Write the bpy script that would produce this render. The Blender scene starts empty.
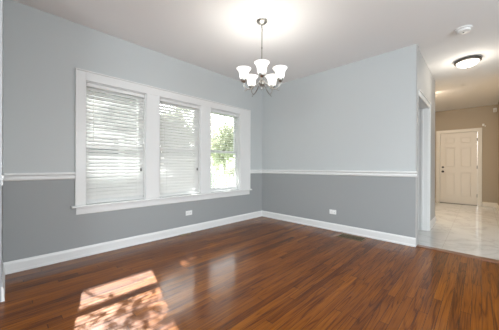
import bpy, bmesh, math, random
from mathutils import Vector, Matrix
random.seed(7)
S = bpy.context.scene
C = S.collection
PI = math.pi
cos, sin = math.cos, math.sin

# ------------------------------------------------------------------ camera
H = 2.77
CAM = Vector((-3.892, -3.4053, 1.0973)); YAW = .7985; ROLL = -.0037; FPX = 236.19
fw = Vector((sin(YAW), cos(YAW), 0)); rr = Vector((cos(YAW), -sin(YAW), 0)); uu = Vector((0, 0, 1))
cr, sr = cos(ROLL), sin(ROLL)
ax = rr * cr - uu * sr
ay = rr * sr + uu * cr
cd = bpy.data.cameras.new('camera'); cam = bpy.data.objects.new('camera', cd); C.objects.link(cam)
M = Matrix((ax, ay, -fw)).transposed().to_4x4(); M.translation = CAM
cam.matrix_world = M
cd.sensor_width = 36; cd.lens = FPX / 499 * 36; cd.shift_y = .737 / 499; cd.clip_start = .01; cd.clip_end = 300
S.camera = cam

# ------------------------------------------------------------------ world, sun, exposure
S.view_settings.view_transform = 'Standard'; S.view_settings.look = 'None'
S.view_settings.gamma = 1; S.view_settings.use_curve_mapping = False
S.view_settings.exposure = 0.11
W = bpy.data.worlds.new('sky'); S.world = W; W.use_nodes = True
nt = W.node_tree; nt.nodes.clear()
sky = nt.nodes.new('ShaderNodeTexSky'); sky.sky_type = 'NISHITA'; sky.sun_disc = False
sky.sun_elevation = math.radians(43); sky.sun_rotation = math.radians(14); sky.air_density = 1.2; sky.dust_density = 3
hs = nt.nodes.new('ShaderNodeHueSaturation'); hs.inputs['Saturation'].default_value = .25
bg = nt.nodes.new('ShaderNodeBackground'); bg.inputs['Strength'].default_value = 1.15
wo = nt.nodes.new('ShaderNodeOutputWorld')
nt.links.new(sky.outputs[0], hs.inputs['Color']); nt.links.new(hs.outputs[0], bg.inputs[0]); nt.links.new(bg.outputs[0], wo.inputs[0])

def light(name, kind, loc, energy, color=(1, 1, 1), aim=None, **k):
    d = bpy.data.lights.new(name, kind); d.energy = energy; d.color = color
    for a, b in k.items(): setattr(d, a, b)
    o = bpy.data.objects.new(name, d); C.objects.link(o); o.location = loc
    if aim is not None: o.rotation_euler = Vector(aim).to_track_quat('-Z', 'Y').to_euler()
    return o
SUN = Vector((-.25, -1, -.98))
light('sun', 'SUN', (0, 6, 8), 33, (.97, .98, 1), SUN, angle=math.radians(.6))
# added fill area lamps at guessed living-room windows, unseen behind the camera
light('fill_west', 'AREA', (-7.9, -3.9, 1.6), 172, (.85, .93, 1), (1, -.12, .32), shape='RECTANGLE', size=2.6, size_y=1.7)
light('fill_south', 'AREA', (-2.6, -6.05, 1.55), 105, (.84, .93, 1), (.1, 1, .45), shape='RECTANGLE', size=3.2, size_y=1.7)
# daylight at the three dining-room windows (sky light gathered at the glass)
light('daylight_dining', 'AREA', (-1.95, .30, 1.45), 4, (.95, .98, 1), (0, -1, .1), shape='RECTANGLE', size=2.9, size_y=1.6)

# ------------------------------------------------------------------ material helpers
def mat(name, col, rough=.5, metal=0, spec=.5, bump=None, emit=None, coat=0, var=None):
    m = bpy.data.materials.new(name); m.use_nodes = True
    n = m.node_tree; b = n.nodes['Principled BSDF']
    b.inputs['Base Color'].default_value = (*col, 1); b.inputs['Roughness'].default_value = rough
    b.inputs['Metallic'].default_value = metal; b.inputs['Specular IOR Level'].default_value = spec
    b.inputs['Coat Weight'].default_value = coat
    if emit:
        b.inputs['Emission Color'].default_value = (*emit[0], 1); b.inputs['Emission Strength'].default_value = emit[1]
    tc = n.nodes.new('ShaderNodeTexCoord')
    if var:   # (scale, amount) small procedural variation of the colour
        nz = n.nodes.new('ShaderNodeTexNoise'); nz.inputs['Scale'].default_value = var[0]; nz.inputs['Detail'].default_value = 3
        n.links.new(tc.outputs['Object'], nz.inputs['Vector'])
        mr = n.nodes.new('ShaderNodeMapRange'); mr.inputs['To Min'].default_value = 1 - var[1]; mr.inputs['To Max'].default_value = 1 + var[1]
        n.links.new(nz.outputs['Fac'], mr.inputs['Value'])
        mx = n.nodes.new('ShaderNodeVectorMath'); mx.operation = 'SCALE'; mx.inputs[0].default_value = col
        n.links.new(mr.outputs[0], mx.inputs['Scale']); n.links.new(mx.outputs[0], b.inputs['Base Color'])
    if bump:
        nz = n.nodes.new('ShaderNodeTexNoise'); nz.inputs['Scale'].default_value = bump[0]; nz.inputs['Detail'].default_value = 4
        n.links.new(tc.outputs['Object'], nz.inputs['Vector'])
        bp = n.nodes.new('ShaderNodeBump'); bp.inputs['Strength'].default_value = bump[1]; bp.inputs['Distance'].default_value = .01
        n.links.new(nz.outputs['Fac'], bp.inputs['Height']); n.links.new(bp.outputs[0], b.inputs['Normal'])
    return m

def node(n, t, **k):
    x = n.nodes.new(t)
    for a, b in k.items(): setattr(x, a, b)
    return x
def math_(n, op, a, b=None, c=None):
    x = n.nodes.new('ShaderNodeMath'); x.operation = op
    for i, v in enumerate((a, b, c)):
        if v is None: continue
        if isinstance(v, (int, float)): x.inputs[i].default_value = v
        else: n.links.new(v, x.inputs[i])
    return x.outputs[0]
def ramp(n, fac, stops):
    r = n.nodes.new('ShaderNodeValToRGB')
    e = r.color_ramp.elements
    while len(e) < len(stops): e.new(.5)
    for i, (p, c) in enumerate(stops): e[i].position = p; e[i].color = (*c, 1)
    n.links.new(fac, r.inputs[0]); return r.outputs[0]

RAIL_Z = .975
def wall_paint():
    m = bpy.data.materials.new('two_tone_wall_paint'); m.use_nodes = True; n = m.node_tree; b = n.nodes['Principled BSDF']
    tc = node(n, 'ShaderNodeTexCoord'); sp = node(n, 'ShaderNodeSeparateXYZ'); n.links.new(tc.outputs['Object'], sp.inputs[0])
    up = math_(n, 'GREATER_THAN', sp.outputs['Z'], RAIL_Z)
    mx = node(n, 'ShaderNodeMix', data_type='RGBA'); n.links.new(up, mx.inputs['Factor'])
    mx.inputs['A'].default_value = (.325, .337, .335, 1); mx.inputs['B'].default_value = (.522, .545, .543, 1)
    n.links.new(mx.outputs['Result'], b.inputs['Base Color'])
    b.inputs['Roughness'].default_value = .55; b.inputs['Specular IOR Level'].default_value = .3
    nz = node(n, 'ShaderNodeTexNoise'); nz.inputs['Scale'].default_value = 60; n.links.new(tc.outputs['Object'], nz.inputs['Vector'])
    bp = node(n, 'ShaderNodeBump'); bp.inputs['Strength'].default_value = .05; bp.inputs['Distance'].default_value = .004
    n.links.new(nz.outputs['Fac'], bp.inputs['Height']); n.links.new(bp.outputs[0], b.inputs['Normal'])
    return m

def oak_floor():
    m = bpy.data.materials.new('stained_oak_strip_floor'); m.use_nodes = True; n = m.node_tree; b = n.nodes['Principled BSDF']
    tc = node(n, 'ShaderNodeTexCoord'); sp = node(n, 'ShaderNodeSeparateXYZ'); n.links.new(tc.outputs['Object'], sp.inputs[0])
    X, Y = sp.outputs['X'], sp.outputs['Y']
    v = math_(n, 'DIVIDE', Y, .058); row = math_(n, 'FLOOR', v); fy = math_(n, 'FRACT', v)
    wn = node(n, 'ShaderNodeTexWhiteNoise', noise_dimensions='1D'); n.links.new(row, wn.inputs['W'])
    u = math_(n, 'DIVIDE', math_(n, 'ADD', X, math_(n, 'MULTIPLY', wn.outputs['Value'], 7.3)), 1.7)
    colx = math_(n, 'FLOOR', u); fx = math_(n, 'FRACT', u)
    cb = node(n, 'ShaderNodeCombineXYZ'); n.links.new(row, cb.inputs[0]); n.links.new(colx, cb.inputs[1])
    wid = node(n, 'ShaderNodeTexWhiteNoise', noise_dimensions='3D'); n.links.new(cb.outputs[0], wid.inputs['Vector'])
    pid = wid.outputs['Value']
    # grain coordinates, shifted plank by plank
    def gco(sx, sy, off):
        c = node(n, 'ShaderNodeCombineXYZ')
        n.links.new(math_(n, 'ADD', math_(n, 'MULTIPLY', X, sx), math_(n, 'MULTIPLY', pid, off)), c.inputs[0])
        n.links.new(math_(n, 'MULTIPLY', Y, sy), c.inputs[1]); n.links.new(math_(n, 'MULTIPLY', pid, 31.), c.inputs[2]); return c.outputs[0]
    n1 = node(n, 'ShaderNodeTexNoise'); n1.inputs['Scale'].default_value = 1; n1.inputs['Detail'].default_value = 1.5
    n.links.new(gco(.75, 12, 40), n1.inputs['Vector'])
    rings = math_(n, 'ABSOLUTE', math_(n, 'SINE', math_(n, 'MULTIPLY', n1.outputs['Fac'], 24)))
    cath = math_(n, 'SUBTRACT', 1, math_(n, 'SMOOTH_MIN', math_(n, 'MULTIPLY', rings, 2.2), 1, .2))   # thin dark contour lines
    n2 = node(n, 'ShaderNodeTexNoise'); n2.inputs['Scale'].default_value = 1; n2.inputs['Detail'].default_value = 4
    n.links.new(gco(4, 130, 13), n2.inputs['Vector'])
    n3 = node(n, 'ShaderNodeTexNoise'); n3.inputs['Scale'].default_value = 1; n3.inputs['Detail'].default_value = 2
    n.links.new(gco(1.2, 4, 3), n3.inputs['Vector'])
    tone = math_(n, 'ADD', math_(n, 'MULTIPLY', pid, .20), math_(n, 'MULTIPLY', n3.outputs['Fac'], .36))
    tone = math_(n, 'ADD', tone, math_(n, 'MULTIPLY', n2.outputs['Fac'], .52))
    tone = math_(n, 'SUBTRACT', tone, math_(n, 'MULTIPLY', cath, .16))
    col = ramp(n, tone, [(0.10, (.018, .005, .001)), (.40, (.105, .027, .002)), (.58, (.205, .058, .003)), (.9, (.36, .125, .010))])
    seam = math_(n, 'MAXIMUM', math_(n, 'LESS_THAN', fy, .05), math_(n, 'LESS_THAN', fx, .003))
    mx = node(n, 'ShaderNodeMix', data_type='RGBA'); n.links.new(math_(n, 'MULTIPLY', seam, .75), mx.inputs['Factor'])
    n.links.new(col, mx.inputs['A']); mx.inputs['B'].default_value = (.02, .007, .003, 1)
    n.links.new(mx.outputs['Result'], b.inputs['Base Color'])
    b.inputs['Roughness'].default_value = .35; b.inputs['Specular IOR Level'].default_value = .04
    b.inputs['Coat Weight'].default_value = .58; b.inputs['Coat IOR'].default_value = 1.4; b.inputs['Coat Roughness'].default_value = .15
    nb = node(n, 'ShaderNodeTexNoise'); nb.inputs['Scale'].default_value = 1; nb.inputs['Detail'].default_value = 3
    n.links.new(gco(6, 45, 9), nb.inputs['Vector'])
    hgt = math_(n, 'SUBTRACT', math_(n, 'MULTIPLY', nb.outputs['Fac'], .5), math_(n, 'MULTIPLY', seam, .6))
    bp = node(n, 'ShaderNodeBump'); bp.inputs['Strength'].default_value = .22; bp.inputs['Distance'].default_value = .004
    n.links.new(hgt, bp.inputs['Height']); n.links.new(bp.outputs[0], b.inputs['Normal']); n.links.new(bp.outputs[0], b.inputs['Coat Normal'])
    return m

def marble_floor():
    m = bpy.data.materials.new('polished_marble_tile'); m.use_nodes = True; n = m.node_tree; b = n.nodes['Principled BSDF']
    tc = node(n, 'ShaderNodeTexCoord')
    n0 = node(n, 'ShaderNodeTexNoise'); n0.inputs['Scale'].default_value = 1.6; n0.inputs['Detail'].default_value = 6; n0.inputs['Distortion'].default_value = 1.2
    n.links.new(tc.outputs['Object'], n0.inputs['Vector'])
    vein = math_(n, 'ABSOLUTE', math_(n, 'SUBTRACT', n0.outputs['Fac'], .5))
    c = ramp(n, vein, [(0, (.60, .59, .56)), (.02, (.66, .655, .63)), (.06, (.70, .695, .67)), (.3, (.74, .735, .71))])
    sp = node(n, 'ShaderNodeSeparateXYZ'); n.links.new(tc.outputs['Object'], sp.inputs[0])
    g = math_(n, 'MAXIMUM', math_(n, 'LESS_THAN', math_(n, 'FRACT', math_(n, 'DIVIDE', sp.outputs['X'], .61)), .006),
              math_(n, 'LESS_THAN', math_(n, 'FRACT', math_(n, 'DIVIDE', sp.outputs['Y'], .61)), .006))
    mx = node(n, 'ShaderNodeMix', data_type='RGBA'); n.links.new(g, mx.inputs['Factor']); n.links.new(c, mx.inputs['A']); mx.inputs['B'].default_value = (.5, .48, .45, 1)
    n.links.new(mx.outputs['Result'], b.inputs['Base Color']); b.inputs['Roughness'].default_value = .12; b.inputs['Coat Weight'].default_value = .3
    return m

def glass_mat():
    m = bpy.data.materials.new('window_glass'); m.use_nodes = True; n = m.node_tree; n.nodes.clear()
    o = node(n, 'ShaderNodeOutputMaterial'); t = node(n, 'ShaderNodeBsdfTransparent'); g = node(n, 'ShaderNodeBsdfGlossy'); g.inputs['Roughness'].default_value = .02
    t.inputs[0].default_value = (.96, .98, .97, 1)
    f = node(n, 'ShaderNodeFresnel'); f.inputs['IOR'].default_value = 1.25
    x = node(n, 'ShaderNodeMixShader'); n.links.new(f.outputs[0], x.inputs[0]); n.links.new(t.outputs[0], x.inputs[1]); n.links.new(g.outputs[0], x.inputs[2]); n.links.new(x.outputs[0], o.inputs[0])
    return m

def slat_mat():
    m = bpy.data.materials.new('white_blind_slat'); m.use_nodes = True; n = m.node_tree; b = n.nodes['Principled BSDF']
    b.inputs['Base Color'].default_value = (.76, .755, .735, 1); b.inputs['Roughness'].default_value = .45
    t = node(n, 'ShaderNodeBsdfTranslucent'); t.inputs[0].default_value = (.85, .82, .76, 1)
    x = node(n, 'ShaderNodeMixShader'); x.inputs[0].default_value = .09
    n.links.new(b.outputs[0], x.inputs[1]); n.links.new(t.outputs[0], x.inputs[2]); n.links.new(x.outputs[0], n.nodes['Material Output'].inputs[0])
    return m

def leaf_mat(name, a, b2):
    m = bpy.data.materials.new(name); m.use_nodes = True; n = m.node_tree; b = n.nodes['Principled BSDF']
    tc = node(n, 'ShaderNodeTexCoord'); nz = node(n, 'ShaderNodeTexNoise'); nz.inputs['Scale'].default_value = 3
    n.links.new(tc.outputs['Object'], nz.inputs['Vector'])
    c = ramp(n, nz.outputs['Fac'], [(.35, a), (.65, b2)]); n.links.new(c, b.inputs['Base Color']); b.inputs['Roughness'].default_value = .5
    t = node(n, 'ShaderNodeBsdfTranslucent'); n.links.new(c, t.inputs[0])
    x = node(n, 'ShaderNodeMixShader'); x.inputs[0].default_value = .45
    n.links.new(b.outputs[0], x.inputs[1]); n.links.new(t.outputs[0], x.inputs[2]); n.links.new(x.outputs[0], n.nodes['Material Output'].inputs[0])
    return m

def siding_mat():
    m = bpy.data.materials.new('clapboard_siding'); m.use_nodes = True; n = m.node_tree; b = n.nodes['Principled BSDF']
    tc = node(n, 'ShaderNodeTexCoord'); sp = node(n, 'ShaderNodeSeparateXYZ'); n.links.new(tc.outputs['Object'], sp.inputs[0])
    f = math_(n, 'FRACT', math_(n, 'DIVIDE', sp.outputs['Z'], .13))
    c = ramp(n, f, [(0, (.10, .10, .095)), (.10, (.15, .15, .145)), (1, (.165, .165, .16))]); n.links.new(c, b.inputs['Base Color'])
    bp = node(n, 'ShaderNodeBump'); bp.inputs['Strength'].default_value = .6; bp.inputs['Distance'].default_value = .02; n.links.new(f, bp.inputs['Height']); n.links.new(bp.outputs[0], b.inputs['Normal'])
    b.inputs['Roughness'].default_value = .7
    return m

WALL = wall_paint()
CEIL = mat('flat_white_ceiling_paint', (.87, .87, .865), .8, spec=.2, bump=(90, .04))
TRIM = mat('white_trim_paint', (.74, .74, .725), .35, bump=(40, .02))
TAN = mat('tan_wall_paint', (.42, .35, .262), .6, spec=.3, bump=(70, .05))
HALL = mat('pale_hall_paint', (.46, .46, .45), .6, spec=.3, bump=(70, .04))
OAK = oak_floor(); MARBLE = marble_floor()
NICKEL = mat('brushed_nickel', (.40, .385, .35), .28, 1, bump=(200, .03))
DARKM = mat('dark_bronze', (.09, .08, .07), .4, .8, var=(30, .1))
BRASS = mat('aged_brass_grille', (.25, .19, .10), .45, .6, var=(40, .15))
DUCT = mat('dark_duct', (.012, .01, .008), .8, var=(20, .1))
PLASTIC = mat('white_plastic', (.80, .80, .78), .4, var=(30, .02))
SLOT = mat('dark_slot', (.03, .03, .03), .6, var=(30, .1))
SHADE = mat('frosted_glass_lit', (.9, .88, .84), .4, emit=((1, .965, .90), 1.5), var=(20, .01))
DOME = mat('frosted_dome_lit', (.9, .88, .84), .4, emit=((1, .93, .80), 1.5), var=(20, .01))
BULB = mat('bulb_lit', (.9, .9, .85), .4, emit=((1, .93, .82), 6), var=(20, .01))
DOORP = mat('cream_door_paint', (.72, .66, .57), .4, bump=(50, .03))
CREAM = mat('cream_trim_paint', (.70, .65, .56), .4, bump=(40, .02))
THRESH = mat('reddish_threshold_wood', (.19, .075, .035), .3, coat=.4, var=(30, .25))
GLASS = glass_mat(); SLAT = slat_mat()
CORD = mat('blind_cord', (.75, .74, .70), .7, var=(60, .05))
TASSEL = mat('dark_tassel', (.10, .09, .08), .5, var=(60, .1))
SIDING = siding_mat()
ROOF = mat('asphalt_shingle', (.10, .095, .09), .9, bump=(25, .4), var=(12, .2))
NGLASS = mat('neighbour_dark_glass', (.06, .07, .08), .1, var=(3, .2))
GRASS = mat('lawn_grass', (.10, .16, .05), .9, bump=(30, .6), var=(6, .3))
BARK = mat('tree_bark', (.14, .10, .07), .9, bump=(18, .6), var=(9, .2))
LEAF = leaf_mat('spring_leaf', (.17, .23, .08), (.38, .42, .20))
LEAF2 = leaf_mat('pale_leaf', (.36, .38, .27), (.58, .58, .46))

# ------------------------------------------------------------------ mesh helpers
def box(bm, x0, x1, y0, y1, z0, z1, bev=0):
    vs = [bm.verts.new((x, y, z)) for x in (x0, x1) for y in (y0, y1) for z in (z0, z1)]
    fs = [bm.faces.new([vs[i] for i in q]) for q in ((0, 1, 3, 2), (4, 6, 7, 5), (0, 4, 5, 1), (2, 3, 7, 6), (0, 2, 6, 4), (1, 5, 7, 3))]
    if bev:
        es = list({e for f in fs for e in f.edges})
        bmesh.ops.bevel(bm, geom=es, offset=bev, segments=2, affect='EDGES', profile=.5)
def loft(bm, rings, cap=True, closed=True):
    R = [[bm.verts.new(p) for p in r] for r in rings]; n = len(R[0])
    for a, b in zip(R, R[1:]):
        for i in range(n if closed else n - 1):
            j = (i + 1) % n; bm.faces.new((a[i], a[j], b[j], b[i]))
    if cap:
        bm.faces.new(R[0][::-1]); bm.faces.new(R[-1])
def lathe(bm, prof, c=(0, 0, 0), n=28, cap=True, sgn=1):
    loft(bm, [[(c[0] + r * cos(2 * PI * k / n), c[1] + r * sin(2 * PI * k / n), c[2] + z) for k in range(n)] for r, z in prof], cap)
def tube(bm, pts, r, n=10):
    pts = [Vector(p) for p in pts]; rings = []
    for i, p in enumerate(pts):
        t = (pts[min(i + 1, len(pts) - 1)] - pts[max(i - 1, 0)]).normalized()
        a = t.orthogonal().normalized() if i == 0 else (pa - t * pa.dot(t)).normalized()
        pa = a; b = t.cross(a); ri = r[i] if isinstance(r, (list, tuple)) else r
        rings.append([p + a * ri * cos(2 * PI * k / n) + b * ri * sin(2 * PI * k / n) for k in range(n)])
    loft(bm, rings)
def run(bm, prof, p0, p1, out, z0=0, dz=0):
    """extrude profile [(depth, height)] from p0 to p1 (xy), depth measured along out (xy)"""
    a = [(p0[0] + out[0] * d, p0[1] + out[1] * d, z0 + h) for d, h in prof]
    b = [(p1[0] + out[0] * d, p1[1] + out[1] * d, z0 + h + dz) for d, h in prof]
    loft(bm, [a, b])
def obj(name, bm, m, parent=None, smooth=False, kind=None, label=None, cat=None, group=None, origin=None):
    bmesh.ops.recalc_face_normals(bm, faces=bm.faces)
    me = bpy.data.meshes.new(name)
    if origin is not None:
        bmesh.ops.translate(bm, verts=bm.verts, vec=-Vector(origin))
    bm.to_mesh(me); bm.free()
    for mm in (m if isinstance(m, (list, tuple)) else [m]): me.materials.append(mm)
    if smooth:
        for p in me.polygons: p.use_smooth = True
        me.set_sharp_from_angle(angle=math.radians(40))
    o = bpy.data.objects.new(name, me); C.objects.link(o)
    if origin is not None: o.location = origin
    if parent is not None: o.parent = parent
    if kind: o['kind'] = kind
    tag(o, label, cat, group); return o
def tag(o, label=None, cat=None, group=None):
    if label: o['label'] = label
    if cat: o['category'] = cat
    if group: o['group'] = group
    return o
def thing(name, loc, label=None, cat=None, group=None, kind=None):
    o = bpy.data.objects.new(name, None); C.objects.link(o); o.location = loc; o.empty_display_size = .1
    if kind: o['kind'] = kind
    return tag(o, label, cat, group)
def B(): return bmesh.new()
def boxes(name, m, L, bev=0, **k):
    bm = B()
    for b in L: box(bm, *b, bev=bev)
    return obj(name, bm, m, **k)
ST = dict(kind='structure')

# ------------------------------------------------------------------ room shell
T = .14
WX = [(-3.236, -2.515), (-2.320, -1.594), (-1.390, -.672)]     # window openings
WZ0, WZ1 = .62, 2.115
LIV = -8.0; REAR = -6.1; EX = 5.29; NEAR_END = -.67
# window wall (left in the photograph)
L = [(-3.921 - T, 0, 0, T, 0, WZ0), (-3.921 - T, 0, 0, T, WZ1, H)]
xs = [-3.921 - T] + [v for w in WX for v in w] + [0]
for i in range(0, len(xs), 2): L.append((xs[i], xs[i + 1], 0, T, WZ0, WZ1))
boxes('wall_left', WALL, L, label='grey two-tone window wall with a pale upper and darker lower half', cat='wall', **ST)
boxes('wall_right', WALL, [(0, .12, -2.78, T, 0, H)], label='grey two-tone wall right of the corner, ending at the marble hallway', cat='wall', **ST)
boxes('wall_near', WALL, [(-3.921 - T, -3.921, NEAR_END, 0, 0, H)], label='narrow strip of grey wall at the left edge of the photo', cat='wall', **ST)
boxes('wall_living_north', WALL, [(LIV, -3.921 - T, NEAR_END, NEAR_END + T, 0, H)], label='grey living room wall behind the opening, outside the frame', cat='wall', **ST)
# living-room and rear walls with window openings
boxes('wall_west', WALL, [(LIV - T, LIV, REAR, NEAR_END, 0, .75), (LIV - T, LIV, REAR, NEAR_END, 2.45, H), (LIV - T, LIV, REAR, -5.2, .75, 2.45), (LIV - T, LIV, -2.6, NEAR_END, .75, 2.45)], label='grey living room wall with a wide window, behind the camera', cat='wall', **ST)
boxes('wall_south', WALL, [(LIV, 2.2, REAR - T, REAR, 0, .7), (LIV, 2.2, REAR - T, REAR, 2.4, H), (LIV, -4.2, REAR - T, REAR, .7, 2.4), (-1.0, 2.2, REAR - T, REAR, .7, 2.4)], label='grey wall with a wide window behind the camera', cat='wall', **ST)
boxes('wall_hall_return', TAN, [(2.2, 2.2 + T, REAR, -3.75, 0, H)], label='tan wall returning behind the hallway', cat='wall', **ST)
boxes('wall_entry_right', TAN, [(2.2 + T, EX, -3.75 - T, -3.75, 0, H)], label='tan entry wall at the right edge of the photo', cat='wall', **ST)
boxes('wall_entry_left', TAN, [(1.96, EX, -2.25, -2.25 + T, 0, H)], label='tan entry wall left of the cream front door', cat='wall', **ST)
DY0, DY1, DZ = -3.362, -2.545, 2.085
boxes('wall_entry', TAN, [(EX, EX + T, -3.75 - T, DY0 - .02, 0, H), (EX, EX + T, DY1 + .02, -2.25 + T, 0, H), (EX, EX + T, DY0 - .02, DY1 + .02, DZ + .02, H)], label='tan wall at the end of the hallway around the cream door', cat='wall', **ST)
# hall partition with cased opening
PX0, PX1, PE = .12, 1.10, 1.96
boxes('wall_hall', HALL, [(PX1, PE, -2.78, -2.25 + T, 0, H), (PX0, PX1, -2.78, -2.63, 2.13, H)], label='pale hallway wall right of the white cased opening', cat='wall', **ST)
boxes('wall_closet', HALL, [(PX0, PX1, -1.6, -1.5, 0, H)], label='pale wall inside the side passage behind the hallway opening', cat='wall', **ST)
boxes('wall_closet_side', HALL, [(PX1, PX1 + .1, -2.25 + T, -1.5, 0, H)], label='pale side wall of the side passage off the hallway', cat='wall', **ST)
boxes('floor', OAK, [(LIV, 0.0, REAR, T, -.05, 0)], label='glossy reddish brown oak strip floor', cat='floor', **ST)
boxes('floor_marble', MARBLE, [(.11, EX + T, REAR, -1.4, -.05, .004)], label='polished white marble floor of the hallway', cat='floor', **ST)
bm = B(); run(bm, [(0, -.05), (0, .006), (.01, .012), (.10, .012), (.11, .006), (.11, -.05)], (0, REAR), (0, -2.78), (1, 0))
obj('trim_threshold', bm, THRESH, label='reddish wood threshold strip between oak floor and marble', cat='threshold', **ST)
boxes('ceiling', CEIL, [(LIV - T, EX + T, REAR - T, T, H, H + .12)], label='flat off-white ceiling', cat='ceiling', **ST)

# baseboards
BB = [(0, 0), (.019, 0), (.019, .018), (.014, .026), (.014, .095), (.010, .108), (.004, .119), (0, .12)]
def base(name, p0, p1, out, m=TRIM, label=None, prof=BB):
    bm = B(); run(bm, prof, p0, p1, out); obj(name, bm, m, label=label, cat='baseboard', **ST)
base('baseboard_left', (-3.921, 0), (0, 0), (0, -1), label='white baseboard under the three windows')
base('baseboard_right', (0, -2.785), (0, -.0), (-1, 0), label='white baseboard along the right grey wall')
base('baseboard_near', (-3.921, NEAR_END), (-3.921, 0), (1, 0), label='white baseboard end at the left edge of the photo')
base('baseboard_hall', (PX1 + .09, -2.78), (PE + .012, -2.78), (0, -1), label='white baseboard on the pale hallway wall')
base('baseboard_hall_end', (PE, -2.79), (PE, -2.25), (1, 0), label='white baseboard around the end of the hallway wall')
base('baseboard_entry', (EX, -3.75), (EX, DY0 - .10), (-1, 0), CREAM, 'cream baseboard right of the front door')
base('baseboard_entry_left', (EX, DY1 + .11), (EX, -2.25), (-1, 0), CREAM, 'cream baseboard left of the front door')
base('baseboard_entry_right', (2.2 + T, -3.75), (EX, -3.75), (0, 1), CREAM, 'cream baseboard along the entry wall at the right edge')

# chair rails: two rounded ribs with a groove
CRP = [(0, -.041), (.010, -.041), (.016, -.034), (.018, -.026), (.016, -.016), (.011, -.008), (.007, -.002), (.007, .006), (.022, .012), (.028, .018), (.028, .029), (.024, .037), (.0, .038)]
def rail(name, p0, p1, out, label, dz=0):
    bm = B(); run(bm, CRP, p0, p1, out, RAIL_Z, dz); return obj(name, bm, TRIM, label=label, cat='chair rail', **ST)
rail('trim_1', (-3.921, 0), (-3.336, 0), (0, -1), 'white chair rail left of the windows')
rail('trim_2', (-.395, 0), (0, 0), (0, -1), 'short white chair rail between window and corner')
rail('trim_3', (0, 0), (0, -2.80), (-1, 0), 'long white chair rail across the right grey wall', .016)
CRP = [(d * .35, h) for d, h in CRP]
rail('trim_4', (-3.921, NEAR_END), (-3.921, 0), (1, 0), 'white chair rail end at the left edge of the photo')

# window casing, stool and apron
CX0, CX1, CT = -3.336, -.395, 2.238
bm = B()
box(bm, CX0, WX[0][0], -.020, 0, WZ0, CT, .003); box(bm, WX[2][1], CX1, -.020, 0, WZ0, CT, .003)
box(bm, WX[0][0], WX[2][1], -.020, 0, WZ1, CT, .003)
box(bm, WX[0][1], WX[1][0], -.020, 0, WZ0, WZ1, .003); box(bm, WX[1][1], WX[2][0], -.020, 0, WZ0, WZ1, .003)
run(bm, [(.02, 0), (.030, .006), (.030, .016), (.02, .02)], (CX0, 0), (CX1, 0), (0, -1), CT - .02)      # backband
for x0, x1 in ((CX0, CX0 + .014), (CX1 - .014, CX1)): box(bm, x0, x1, -.029, -.02, WZ0, CT - .018, .003)
obj('trim_5', bm, TRIM, label='wide white casing around the three windows', cat='window casing', **ST)
bm = B(); box(bm, CX0 - .035, CX1 + .03, -.052, 0, WZ0 - .026, WZ0, .006)
for a, b in WX: box(bm, a, b, 0, .10, WZ0 - .026, WZ0 - .001)
obj('trim_6', bm, TRIM, label='white window stool under the three windows', cat='window sill', **ST)
bm = B(); run(bm, [(0, 0), (.010, 0), (.016, .010), (.016, .07), (.012, .084), (0, .084)], (CX0 + .012, 0), (CX1 - .012, 0), (0, -1), .510)
obj('trim_7', bm, TRIM, label='white apron board under the window stool', cat='window apron', **ST)

# ------------------------------------------------------------------ windows: jambs, sashes, glass
MR0, MR1 = 1.338, 1.382
for i, (a, b) in enumerate(WX):
    w = thing('window_%d' % (i + 1), ((a + b) / 2, .06, WZ0), ['leftmost double-hung window, blind half closed', 'middle double-hung window, blind half closed', 'rightmost double-hung window with trees clear outside'][i], 'window', kind='structure')
    P = lambda nm, m, bxs, bev=.002, **k: boxes(nm, m, bxs, bev, parent=w, origin=None, **k)
    o_ = Vector(w.location)
    def part(nm, m, bxs, bev=.002):
        bm = B()
        for q in bxs: box(bm, *q, bev=bev)
        bmesh.ops.translate(bm, verts=bm.verts, vec=-o_)
        return obj(nm, bm, m, w)
    j = .012
    part('window_jamb', TRIM, [(a, a + j, .0, .139, WZ0, WZ1), (b - j, b, .0, .139, WZ0, WZ1), (a + j, b - j, .0, .139, WZ1 - j, WZ1), (a + j, b - j, .10, .139, WZ0, WZ0 + .02)])
    s = .042; x0, x1 = a + j, b - j
    part('lower_sash', TRIM, [(x0, x0 + s, .068, .098, WZ0 + .0, MR1), (x1 - s, x1, .068, .098, WZ0 + .0, MR1), (x0 + s, x1 - s, .068, .098, WZ0 + .0, WZ0 + .07), (x0 + s, x1 - s, .068, .098, MR0, MR1)])
    part('upper_sash', TRIM, [(x0, x0 + s, .101, .131, MR0, WZ1 - j), (x1 - s, x1, .101, .131, MR0, WZ1 - j), (x0 + s, x1 - s, .101, .131, WZ1 - j - .045, WZ1 - j), (x0 + s, x1 - s, .101, .131, MR0, MR1)])
    part('lower_glass', GLASS, [(x0 + s, x1 - s, .081, .085, WZ0 + .07, MR0)], 0)
    part('upper_glass', GLASS, [(x0 + s, x1 - s, .114, .118, MR1, WZ1 - j - .045)], 0)
    part('sash_lock', NICKEL, [((a + b) / 2 - .03, (a + b) / 2 + .03, .058, .0675, MR1 - .012, MR1 + .004)])

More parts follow.
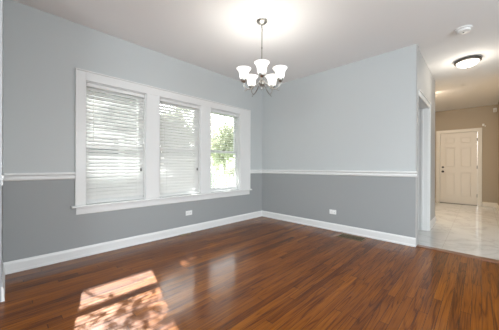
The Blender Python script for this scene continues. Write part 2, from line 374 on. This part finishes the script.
# ------------------------------------------------------------------ blinds
PITCH = .0445
def blind(i, a, b, tilt, label, tilt_low=None):
    r = thing('venetian_blind', ((a + b) / 2, .033, WZ0), label, 'blind', 'white venetian blinds in the three windows')
    o_ = Vector(r.location); x0, x1 = a + .016, b - .016; yc = .033
    def fin(nm, bm, m, parent=r, **k):
        bmesh.ops.translate(bm, verts=bm.verts, vec=-o_); return obj(nm, bm, m, parent, **k)
    top = WZ1 - .014
    bm = B(); box(bm, x0, x1, .006, .058, top - .045, top, .004); fin('headrail', bm, TRIM)
    bm = B(); z = top - .068; zb = WZ0 + .026; rnd = random.Random(i)
    while z > zb + .02:
        t = math.radians(tilt + rnd.uniform(-1, 1)); w = .025
        # arched thin slat
        prof = []
        for k in range(5):
            q = (k / 4 * 2 - 1); prof.append((q * w, .0025 * (1 - q * q)))
        pts = [(u * cos(t) - v * sin(t), u * sin(t) + v * cos(t)) for u, v in prof]
        pts2 = [(u * cos(t) - (v - .0022) * sin(t), u * sin(t) + (v - .0022) * cos(t)) for u, v in prof][::-1]
        sag = rnd.uniform(-.0015, .0015)
        loft(bm, [[(xx, yc + u, z + v + sg) for u, v in pts + pts2] for xx, sg in ((x0 + .002, sag), (x1 - .002, -sag))])
        z -= PITCH
    fin('slats', bm, SLAT)
    bm = B(); box(bm, x0, x1, yc - .022, yc + .022, WZ0 + .004, WZ0 + .022, .003); fin('bottom_rail', bm, TRIM)
    for xx in (x0 + .11, x1 - .11):
        bm = B()
        for yy in (yc - .027, yc + .027): tube(bm, [(xx, yy, WZ0 + .02), (xx, yy, top - .04)], .0011, 6)
        fin('ladder_cord', bm, CORD)
    bm = B(); tube(bm, [(x0 + .07, -.003, top - .03), (x0 + .07, -.004, 1.40)], .0035, 8); fin('tilt_wand', bm, CORD)
    bm = B(); tube(bm, [(x1 - .05, -.003, top - .03), (x1 - .05, -.004, 1.06)], .0016, 6); c = fin('lift_cord', bm, CORD)
    bm = B(); lathe(bm, [(.003, 0), (.009, -.01), (.010, -.035), (.006, -.045)], (x1 - .05, -.004, 1.06), 12); fin('tassel', bm, TASSEL if i < 2 else CORD, c, smooth=True)
    return r
blind(0, *WX[0], 52, 'white slatted blind in the leftmost window, slats half closed')
blind(1, *WX[1], 60, 'white slatted blind in the middle window between the two mullions')
blind(2, *WX[2], 2, 'white slatted blind in the rightmost window, slats open to the trees')

# ------------------------------------------------------------------ hallway trim and doorway
bm = B()
box(bm, PX1, PX1 + .085, -2.800, -2.78, 0, 2.17, .003)
box(bm, PX0 + .002, PX1, -2.800, -2.78, 2.085, 2.17, .003)
box(bm, PX0 + .002, PX1 + .085, -2.81, -2.80, 2.155, 2.172, .003)
for k in (.02, .05):
    box(bm, PX1 + k, PX1 + k + .008, -2.804, -2.80, .0, 2.155)
obj('trim_8', bm, TRIM, label='white fluted casing of the hallway opening', cat='door casing', **ST)
boxes('trim_9', TRIM, [(PX1 - .018, PX1, -2.78, -2.60, .004, 2.085), (PX0, PX0 + .012, -2.78, -2.60, .004, 2.085), (PX0 + .012, PX1 - .018, -2.78, -2.60, 2.085, 2.13),
                       (PX1 - .030, PX1 - .018, -2.715, -2.68, .004, 2.085)], .002, label='white jamb lining inside the hallway opening', cat='door jamb', **ST)

boxes('trim_10', HALL, [(.0, .131, -2.7915, -2.7805, 0, H)], .001, label='pale corner board at the end of the right grey wall', cat='corner trim', **ST)
# ------------------------------------------------------------------ front door (six panels)
d = thing('door_1', (EX + .02, (DY0 + DY1) / 2, 0), 'cream six-panel front door at the end of the hallway', 'door', kind='structure')
def dpart(nm, bm, m, parent=d, **k):
    bmesh.ops.translate(bm, verts=bm.verts, vec=-Vector(d.location)); return obj(nm, bm, m, parent, **k)
bm = B(); w = DY1 - DY0
FX = EX + .022
box(bm, FX + .018, FX + .050, DY0 + .004, DY1 - .004, .014, DZ - .004)
st = .105; mid = .10; zs = [.014, .22, .93, 1.06, 1.70, 1.80, 1.99, DZ - .004]
ym = (DY0 + DY1) / 2
for y0, y1 in ((DY0 + .004, DY0 + st), (ym - mid / 2, ym + mid / 2), (DY1 - st, DY1 - .004)): box(bm, FX, FX + .018, y0, y1, .014, DZ - .004, .001)
for z0, z1 in ((.014, .22), (.93, 1.06), (1.66, 1.76), (1.965, DZ - .004)):
    for y0, y1 in ((DY0 + st, ym - mid / 2), (ym + mid / 2, DY1 - st)): box(bm, FX, FX + .018, y0, y1, z0, z1, .001)
for z0, z1 in ((.22, .93), (1.06, 1.66), (1.76, 1.965)):
    for y0, y1 in ((DY0 + st, ym - mid / 2), (ym + mid / 2, DY1 - st)):
        box(bm, FX + .005, FX + .019, y0 + .03, y1 - .03, z0 + .03, z1 - .03, .010)
dpart('door_panel', bm, DOORP)
bm = B()
c_ = .092
box(bm, EX - .02, EX, DY0 - c_, DY0 - .003, .004, DZ + .09, .003); box(bm, EX - .02, EX, DY1 + .003, DY1 + c_, .004, DZ + .09, .003); box(bm, EX - .02, EX, DY0 - .003, DY1 + .003, DZ + .005, DZ + .09, .003)
box(bm, EX, EX + T - .01, DY0 - .02, DY0, .004, DZ + .02); box(bm, EX, EX + T - .01, DY1, DY1 + .02, .004, DZ + .02); box(bm, EX, EX + T - .01, DY0, DY1, DZ, DZ + .02)
dpart('door_casing', bm, CREAM)
bm = B(); box(bm, EX - .02, EX + .06, DY0 + .001, DY1 - .001, .004, .013, .002); dpart('door_sill', bm, DARKM)
def xlathe(bm, prof, x, y, z, n=16):      # axis along -X
    loft(bm, [[(x - h, y + r * cos(2 * PI * k / n), z + r * sin(2 * PI * k / n)) for k in range(n)] for r, h in prof])
bm = B(); xlathe(bm, [(.032, 0), (.032, .008), (.012, .012), (.012, .035), (.028, .042), (.030, .058), (.018, .068)], FX, DY1 - .065, .945); dpart('door_knob', bm, DARKM, smooth=True)
bm = B(); xlathe(bm, [(.030, 0), (.028, .014), (.012, .018), (.012, .026)], FX, DY1 - .065, 1.075); dpart('deadbolt', bm, DARKM, smooth=True)
for z in (.28, 1.08, 1.86):
    bm = B(); box(bm, FX - .012, FX - .001, DY0 - .008, DY0 + .012, z - .045, z + .045, .003); dpart('hinge', bm, DARKM)

# small devices near the entry
o = thing('door_sensor', (EX, -3.475, 2.25), 'small white door alarm sensor above the right end of the door casing', 'sensor')
boxes('sensor_body', PLASTIC, [(-.022, 0, -.022, .022, -.03, .03)], .004, parent=o); boxes('sensor_magnet', PLASTIC, [(-.016, 0, -.05, -.028, -.05, -.02)], .003, parent=o)
o = thing('motion_detector', (EX, -3.70, 2.62), 'white motion detector high in the corner right of the front door', 'motion detector')
boxes('detector_body', PLASTIC, [(-.045, 0, -.035, .035, -.055, .055)], .012, parent=o); boxes('detector_lens', CREAM, [(-.050, -.0455, -.022, .022, -.04, .01)], .002, parent=o)

# ------------------------------------------------------------------ outlets (mounted sideways)
def outlet(loc, rot, label):
    r = thing('wall_outlet', loc, label, 'outlet', 'white wall outlets'); r.rotation_euler.z = rot    # faces -Y before rotation
    boxes('cover_plate', PLASTIC, [(-.060, .060, -.006, 0, -.037, .037)], .003, parent=r)
    for s in (-1, 1):
        bm = B(); box(bm, s * .028 - .016, s * .028 + .016, -.009, -.0062, -.017, .017, .003); rc = obj('receptacle', bm, PLASTIC, r)
        bm = B()
        for q in (-.007, .007): box(bm, s * .028 - .006, s * .028 + .006, -.0098, -.0091, q - .0015, q + .0015)
        obj('slot', bm, SLOT, rc)
    bm = B(); bm2 = [( .004, 0), (.004, .002), (.002, .003)]
    loft(bm, [[(r_ * cos(2 * PI * k / 10), -.0061 - h, r_ * sin(2 * PI * k / 10)) for k in range(10)] for r_, h in bm2]); obj('screw', bm, NICKEL, r)
outlet((-1.815, 0, .322), 0, 'white outlet below the middle window, sideways on the lower wall')
outlet((0, -1.61, .312), -PI / 2, 'white outlet low on the right wall above its baseboard')

# ------------------------------------------------------------------ floor registers
def register(loc, rot, lx, ly, label, n):
    r = thing('floor_register', loc, label, 'floor vent', 'metal floor registers'); r.rotation_euler.z = rot
    hx, hy = lx / 2, ly / 2; e = .018
    boxes('register_frame', BRASS, [(-hx, hx, -hy, -hy + e, .0, .006), (-hx, hx, hy - e, hy, .0, .006), (-hx, -hx + e, -hy + e, hy - e, .0, .006), (hx - e, hx, -hy + e, hy - e, .0, .006)], .0015, parent=r)
    boxes('damper', DUCT, [(-hx + e, hx - e, -hy + e, hy - e, .0, .0015)], parent=r)
    bm = B(); q = (lx - 2 * e) / n
    for k in range(1, n): box(bm, -hx + e + q * k - .0022, -hx + e + q * k + .0022, -hy + e, hy - e, .0015, .0055)
    box(bm, -hx + e, hx - e, -.003, .003, .0015, .0058)
    obj('grille', bm, BRASS, r)
register((-.185, -1.995, 0), PI / 2, .37, .22, 'dark brass floor register in front of the right wall', 18)
register((-1.91, -.062, 0), 0, .17, .07, 'small dark floor register at the baseboard under the windows', 9)

# ------------------------------------------------------------------ chandelier
CHX, CHY = -1.84, -1.60
ch = thing('chandelier', (CHX, CHY, H), 'brushed nickel chandelier with five glowing bell shades hanging from the ceiling', 'chandelier')
def cp(nm, bm, m, parent=ch, **k): return obj(nm, bm, m, parent, smooth=True, **k)
bm = B(); lathe(bm, [(.063, 0), (.062, -.008), (.052, -.020), (.030, -.030), (.012, -.036), (.010, -.05)]); can = cp('canopy', bm, NICKEL)
bm = B()
for k in range(3):    # loop links at the top of the stem
    zc = -.06 - k * .028
    pts = [(.010 * cos(t) * (k % 2), .010 * cos(t) * ((k + 1) % 2), zc + .017 * sin(t)) for t in [2 * PI * q / 12 for q in range(13)]]
    tube(bm, pts, .0025, 6)
cp('chain_link', bm, NICKEL)
bm = B(); tube(bm, [(0, 0, -.135), (0, 0, -.50)], .0055, 10); lathe(bm, [(.0075, -.30), (.009, -.305), (.009, -.318), (.0075, -.323)], n=12); cp('stem', bm, NICKEL)
zb = -.76       # hub height (z = 2.01)
bm = B(); lathe(bm, [(.006, -.49), (.012, -.505), (.010, -.52), (.016, -.54), (.024, -.57), (.022, -.60), (.012, -.635), (.010, -.66), (.020, -.68), (.034, -.70), (.038, -.72), (.030, -.745), (.014, -.76), (.010, -.77), (.013, -.782), (.008, -.795), (.002, -.80)])
cp('center_column', bm, NICKEL)
RA = .215
dirc = math.atan2(CAM.y - CHY, CAM.x - CHX)
for k in range(5):
    a = dirc + 2 * PI * k / 5; ca, sa = cos(a), sin(a)
    def q(r_, z): return (r_ * ca, r_ * sa, z)
    ctrl = [(.030, -.715), (.07, -.745), (.115, -.785), (.155, -.805), (.185, -.795), (.203, -.775), (RA, -.755), (RA, -.725)]
    pts = []
    for i in range(len(ctrl) - 1):
        p0 = ctrl[max(i - 1, 0)]; p1 = ctrl[i]; p2 = ctrl[i + 1]; p3 = ctrl[min(i + 2, len(ctrl) - 1)]
        for s in range(4):
            t = s / 4
            pts.append(tuple(.5 * ((2 * p1[j]) + (-p0[j] + p2[j]) * t + (2 * p0[j] - 5 * p1[j] + 4 * p2[j] - p3[j]) * t * t + (-p0[j] + 3 * p1[j] - 3 * p2[j] + p3[j]) * t ** 3) for j in (0, 1)))
    pts.append(ctrl[-1])
    bm = B(); tube(bm, [q(*p) for p in pts], .0058, 8)
    tube(bm, [q(.165, -.803), q(.185, -.818), q(.20, -.826), q(.208, -.820)], [.005, .0045, .004, .003], 8)
    arm = cp('arm', bm, NICKEL)
    bm = B(); lathe(bm, [(.006, -.735), (.020, -.728), (.031, -.712), (.034, -.692), (.030, -.686)], (RA * ca, RA * sa, 0), 20); cp('cup', bm, NICKEL, arm)
    bm = B()
    sh = [(.028, -.692), (.041, -.684), (.048, -.665), (.049, -.642), (.052, -.620), (.060, -.600), (.071, -.584), (.081, -.576)]
    ins = [(r_ - .004, z) for r_, z in sh][::-1]
    loft(bm, [[(RA * ca + r_ * cos(2 * PI * j / 28), RA * sa + r_ * sin(2 * PI * j / 28), z) for j in range(28)] for r_, z in sh + ins], cap=False)
    cp('lamp_shade', bm, SHADE)
    bm = B(); lathe(bm, [(.010, -.690), (.013, -.675), (.024, -.648), (.026, -.634), (.020, -.618), (.008, -.610)], (RA * ca, RA * sa, 0), 16); cp('bulb', bm, BULB, arm)
    light('bulb_light', 'POINT', (CHX + RA * ca, CHY + RA * sa, H - .560), 2.1, (1, .96, .90), shadow_soft_size=.03).parent = None

# ------------------------------------------------------------------ flush ceiling light and smoke detector
fl = thing('flush_ceiling_light', (1.13, -3.267, H), 'round flush ceiling light with dark rim and glowing dome in the hallway', 'ceiling light')
bm = B(); lathe(bm, [(.140, 0), (.158, -.010), (.164, -.028), (.159, -.042), (.144, -.046), (.138, -.040)], n=40); obj('rim', bm, DARKM, fl, smooth=True)
bm = B(); lathe(bm, [(.138, -.042), (.132, -.060), (.110, -.085), (.078, -.103), (.040, -.113), (.010, -.116)], n=40); obj('glass_dome', bm, DOME, fl, smooth=True)
bm = B(); lathe(bm, [(.010, -.115), (.012, -.122), (.006, -.132), (.002, -.134)], n=12); obj('finial', bm, DARKM, fl, smooth=True)
light('hall_lamp_light', 'POINT', (1.13, -3.267, H - .26), 7, (1, .92, .80), shadow_soft_size=.12)
light('entry_fill', 'AREA', (2.75, -2.55, H - .03), 46, (1, .85, .67), (.25, -.1, -1), shape='DISK', size=.35)  # added warm fill without a fixture, hidden behind the hall partition
sd = thing('smoke_detector', (-.03, -3.26, H), 'round white smoke detector on the ceiling near the hallway', 'smoke detector')
bm = B(); lathe(bm, [(.080, 0), (.082, -.012), (.076, -.018), (.070, -.020)], n=32); obj('base_plate', bm, PLASTIC, sd, smooth=True)
bm = B(); lathe(bm, [(.066, -.019), (.066, -.024), (.068, -.026), (.064, -.040), (.045, -.046), (.02, -.047)], n=32); obj('cover', bm, PLASTIC, sd, smooth=True)
bm = B(); lathe(bm, [(.010, -.0465), (.010, -.050), (.006, -.051)], n=12); obj('test_button', bm, SLOT, sd, smooth=True)

# ------------------------------------------------------------------ outside
G = -.7
boxes('ground', GRASS, [(-30, 30, T + .02, 40, G - .2, G)], label='lawn outside the windows', cat='ground', **ST)
nh = thing('neighbour_house', (-4.5, 3.2, G), 'grey clapboard house outside the leftmost window', 'house')
def hp(nm, m, bxs, parent=nh, bev=0, **k):
    bm = B()
    for q in bxs: box(bm, *q, bev=bev)
    bmesh.ops.translate(bm, verts=bm.verts, vec=-Vector(nh.location)); return obj(nm, bm, m, parent, **k)
HX0, HX1, HY = -9.0, -1.35, 3.2
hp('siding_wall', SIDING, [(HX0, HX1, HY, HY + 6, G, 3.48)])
bm = B(); loft(bm, [[(x, HY - .45, 3.48), (x, HY - .45, 3.62), (x, HY + 3, 5.3), (x, HY + 6.4, 3.62), (x, HY + 6.4, 3.48)] for x in (HX0 - .3, HX1 + .3)])
bmesh.ops.translate(bm, verts=bm.verts, vec=-Vector(nh.location)); obj('roof', bm, ROOF, nh)
hp('corner_board', TRIM, [(HX1 - .12, HX1 + .01, HY - .03, HY, G, 3.46)])
NW = (-2.72, -1.78, .62, 1.95)
def nwin(x0, x1, z0, z1):
    f = .14
    fr = hp('house_window', TRIM, [(x0, x0 + f, HY - .05, HY - .001, z0, z1), (x1 - f, x1, HY - .05, HY - .001, z0, z1), (x0 + f, x1 - f, HY - .05, HY - .001, z1 - f, z1), (x0 - .05, x1 + .05, HY - .08, HY - .001, z0 - .02, z0 + .10), (x0 + f, x1 - f, HY - .04, HY - .001, (z0 + z1) / 2 - .03, (z0 + z1) / 2 + .03)])
    bm = B(); box(bm, x0 + f, x1 - f, HY - .02, HY - .002, z0 + .10, z1 - f); bmesh.ops.translate(bm, verts=bm.verts, vec=-Vector(nh.location)); obj('window_pane', bm, NGLASS, fr)
nwin(*NW); nwin(-5.6, -4.6, .62, 1.95)

def tree(name, loc, crown, n, label, lm=LEAF, trunk_r=.10, sp=.22, leaf=.10, seed=1):
    rnd = random.Random(seed); r = thing(name, loc, label, 'tree')
    cz = crown[2]; bm = B()
    tube(bm, [(0, 0, 0), (.05, .02, cz * .4), (-.03, 0, cz * .8), (.02, 0, cz + crown[5] * .5)], [trunk_r, trunk_r * .8, trunk_r * .6, trunk_r * .25], 10)
    ends = []
    for k in range(9):
        a = rnd.uniform(0, 2 * PI); z0 = cz * rnd.uniform(.55, 1.0)
        e = Vector((crown[0] + cos(a) * crown[3] * .75, crown[1] + sin(a) * crown[4] * .75, cz + rnd.uniform(-.5, .6) * crown[5]))
        m_ = Vector((0, 0, z0)).lerp(e, .5) + Vector((0, 0, .15))
        tube(bm, [(0, 0, z0), m_, e], [trunk_r * .45, trunk_r * .28, trunk_r * .08], 7); ends.append(e)
    obj('trunk', bm, BARK, r, smooth=True)
    bm = B()
    cl = [Vector((crown[0] + rnd.gauss(0, .45) * crown[3], crown[1] + rnd.gauss(0, .45) * crown[4], cz + rnd.gauss(0, .45) * crown[5])) for _ in range(60)] + ends
    for _ in range(n):
        c = rnd.choice(cl) + Vector((rnd.gauss(0, sp), rnd.gauss(0, sp), rnd.gauss(0, sp * .8)))
        d1 = Vector((rnd.gauss(0, 1), rnd.gauss(0, 1), rnd.gauss(0, .6))).normalized(); d2 = d1.orthogonal().normalized()
        d2.rotate(Matrix.Rotation(rnd.uniform(0, 6.3), 3, d1)); s = leaf * rnd.uniform(.6, 1.2)
        vs = [bm.verts.new(c + p) for p in (-d1 * s, d2 * s * .42, d1 * s, -d2 * s * .42)]
        bm.faces.new(vs)
    obj('foliage', bm, lm, r)
    return r
tree('leafy_tree', (-1.45, 2.1, G), (.45, 0, 4.45, .95, .22, .80), 7500, 'leafy green tree beyond the middle window', trunk_r=.05, seed=3, leaf=.08, sp=.17)
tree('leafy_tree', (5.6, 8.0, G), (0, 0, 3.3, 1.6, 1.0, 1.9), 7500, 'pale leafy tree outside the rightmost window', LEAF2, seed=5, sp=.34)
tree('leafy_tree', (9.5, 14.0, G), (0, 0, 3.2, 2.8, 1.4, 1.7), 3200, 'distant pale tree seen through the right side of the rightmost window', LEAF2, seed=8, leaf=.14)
tree('leafy_tree', (-3.2, 1.15, G), (.66, 0, 3.42, .36, .08, .30), 330, 'small leafy tree between the leftmost window and the neighbouring house', LEAF2, trunk_r=.022, sp=.10, seed=11, leaf=.045)
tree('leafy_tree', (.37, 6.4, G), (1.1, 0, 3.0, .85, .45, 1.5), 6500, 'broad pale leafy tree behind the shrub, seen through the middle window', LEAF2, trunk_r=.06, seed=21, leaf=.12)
def bush(loc, s, n, label, seed, lm=LEAF):
    rnd = random.Random(seed); r = thing('garden_shrub', loc, label, 'shrub', 'shrubs outside the windows')
    bm = B()
    for k in range(6):
        a = rnd.uniform(0, 6.3); tube(bm, [(0, 0, 0), (cos(a) * s[0] * .5, sin(a) * s[1] * .5, s[2] * rnd.uniform(.6, 1.1))], [.02, .006], 6)
    obj('stem', bm, BARK, r); bm = B()
    for _ in range(n):
        a = rnd.uniform(0, 6.3); q = rnd.random() ** .5; z = rnd.uniform(.1, 1); k = q * (1.2 - z * .6)
        c = Vector((cos(a) * s[0] * k, sin(a) * s[1] * k, z * s[2]))
        d1 = Vector((rnd.gauss(0, 1), rnd.gauss(0, 1), rnd.gauss(0, 1))).normalized(); d2 = d1.orthogonal(); u = rnd.uniform(.04, .09)
        bm.faces.new([bm.verts.new(c + p) for p in (-d1 * u, d2 * u * .45, d1 * u, -d2 * u * .45)])
    obj('foliage', bm, lm, r)
bush((.6, 4.8, G), (.8, .5, 2.0), 1500, 'green shrub outside the middle window', 2)
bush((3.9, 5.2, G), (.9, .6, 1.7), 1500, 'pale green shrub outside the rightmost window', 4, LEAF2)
# garden fence seen low in the rightmost window
fe = thing('garden_fence', (2.0, 4.0, G), 'white picket fence low outside the rightmost window', 'fence')
bm = B()
for z in (.45, 1.15): box(bm, -.3, 3.0, .02, .06, z, z + .08)
obj('fence_rail', bm, TRIM, fe)
for k in range(19):
    bm = B(); x = -.28 + k * .178; loft(bm, [[(x, yy, .05), (x, yy, 1.38), (x + .04, yy, 1.44), (x + .08, yy, 1.38), (x + .08, yy, .05)] for yy in (0, .018)]); obj('picket', bm, TRIM, fe)
for x in (-.34, 3.0):
    bm = B(); box(bm, x, x + .1, .02, .12, 0, 1.5, .01); obj('fence_post', bm, TRIM, fe)
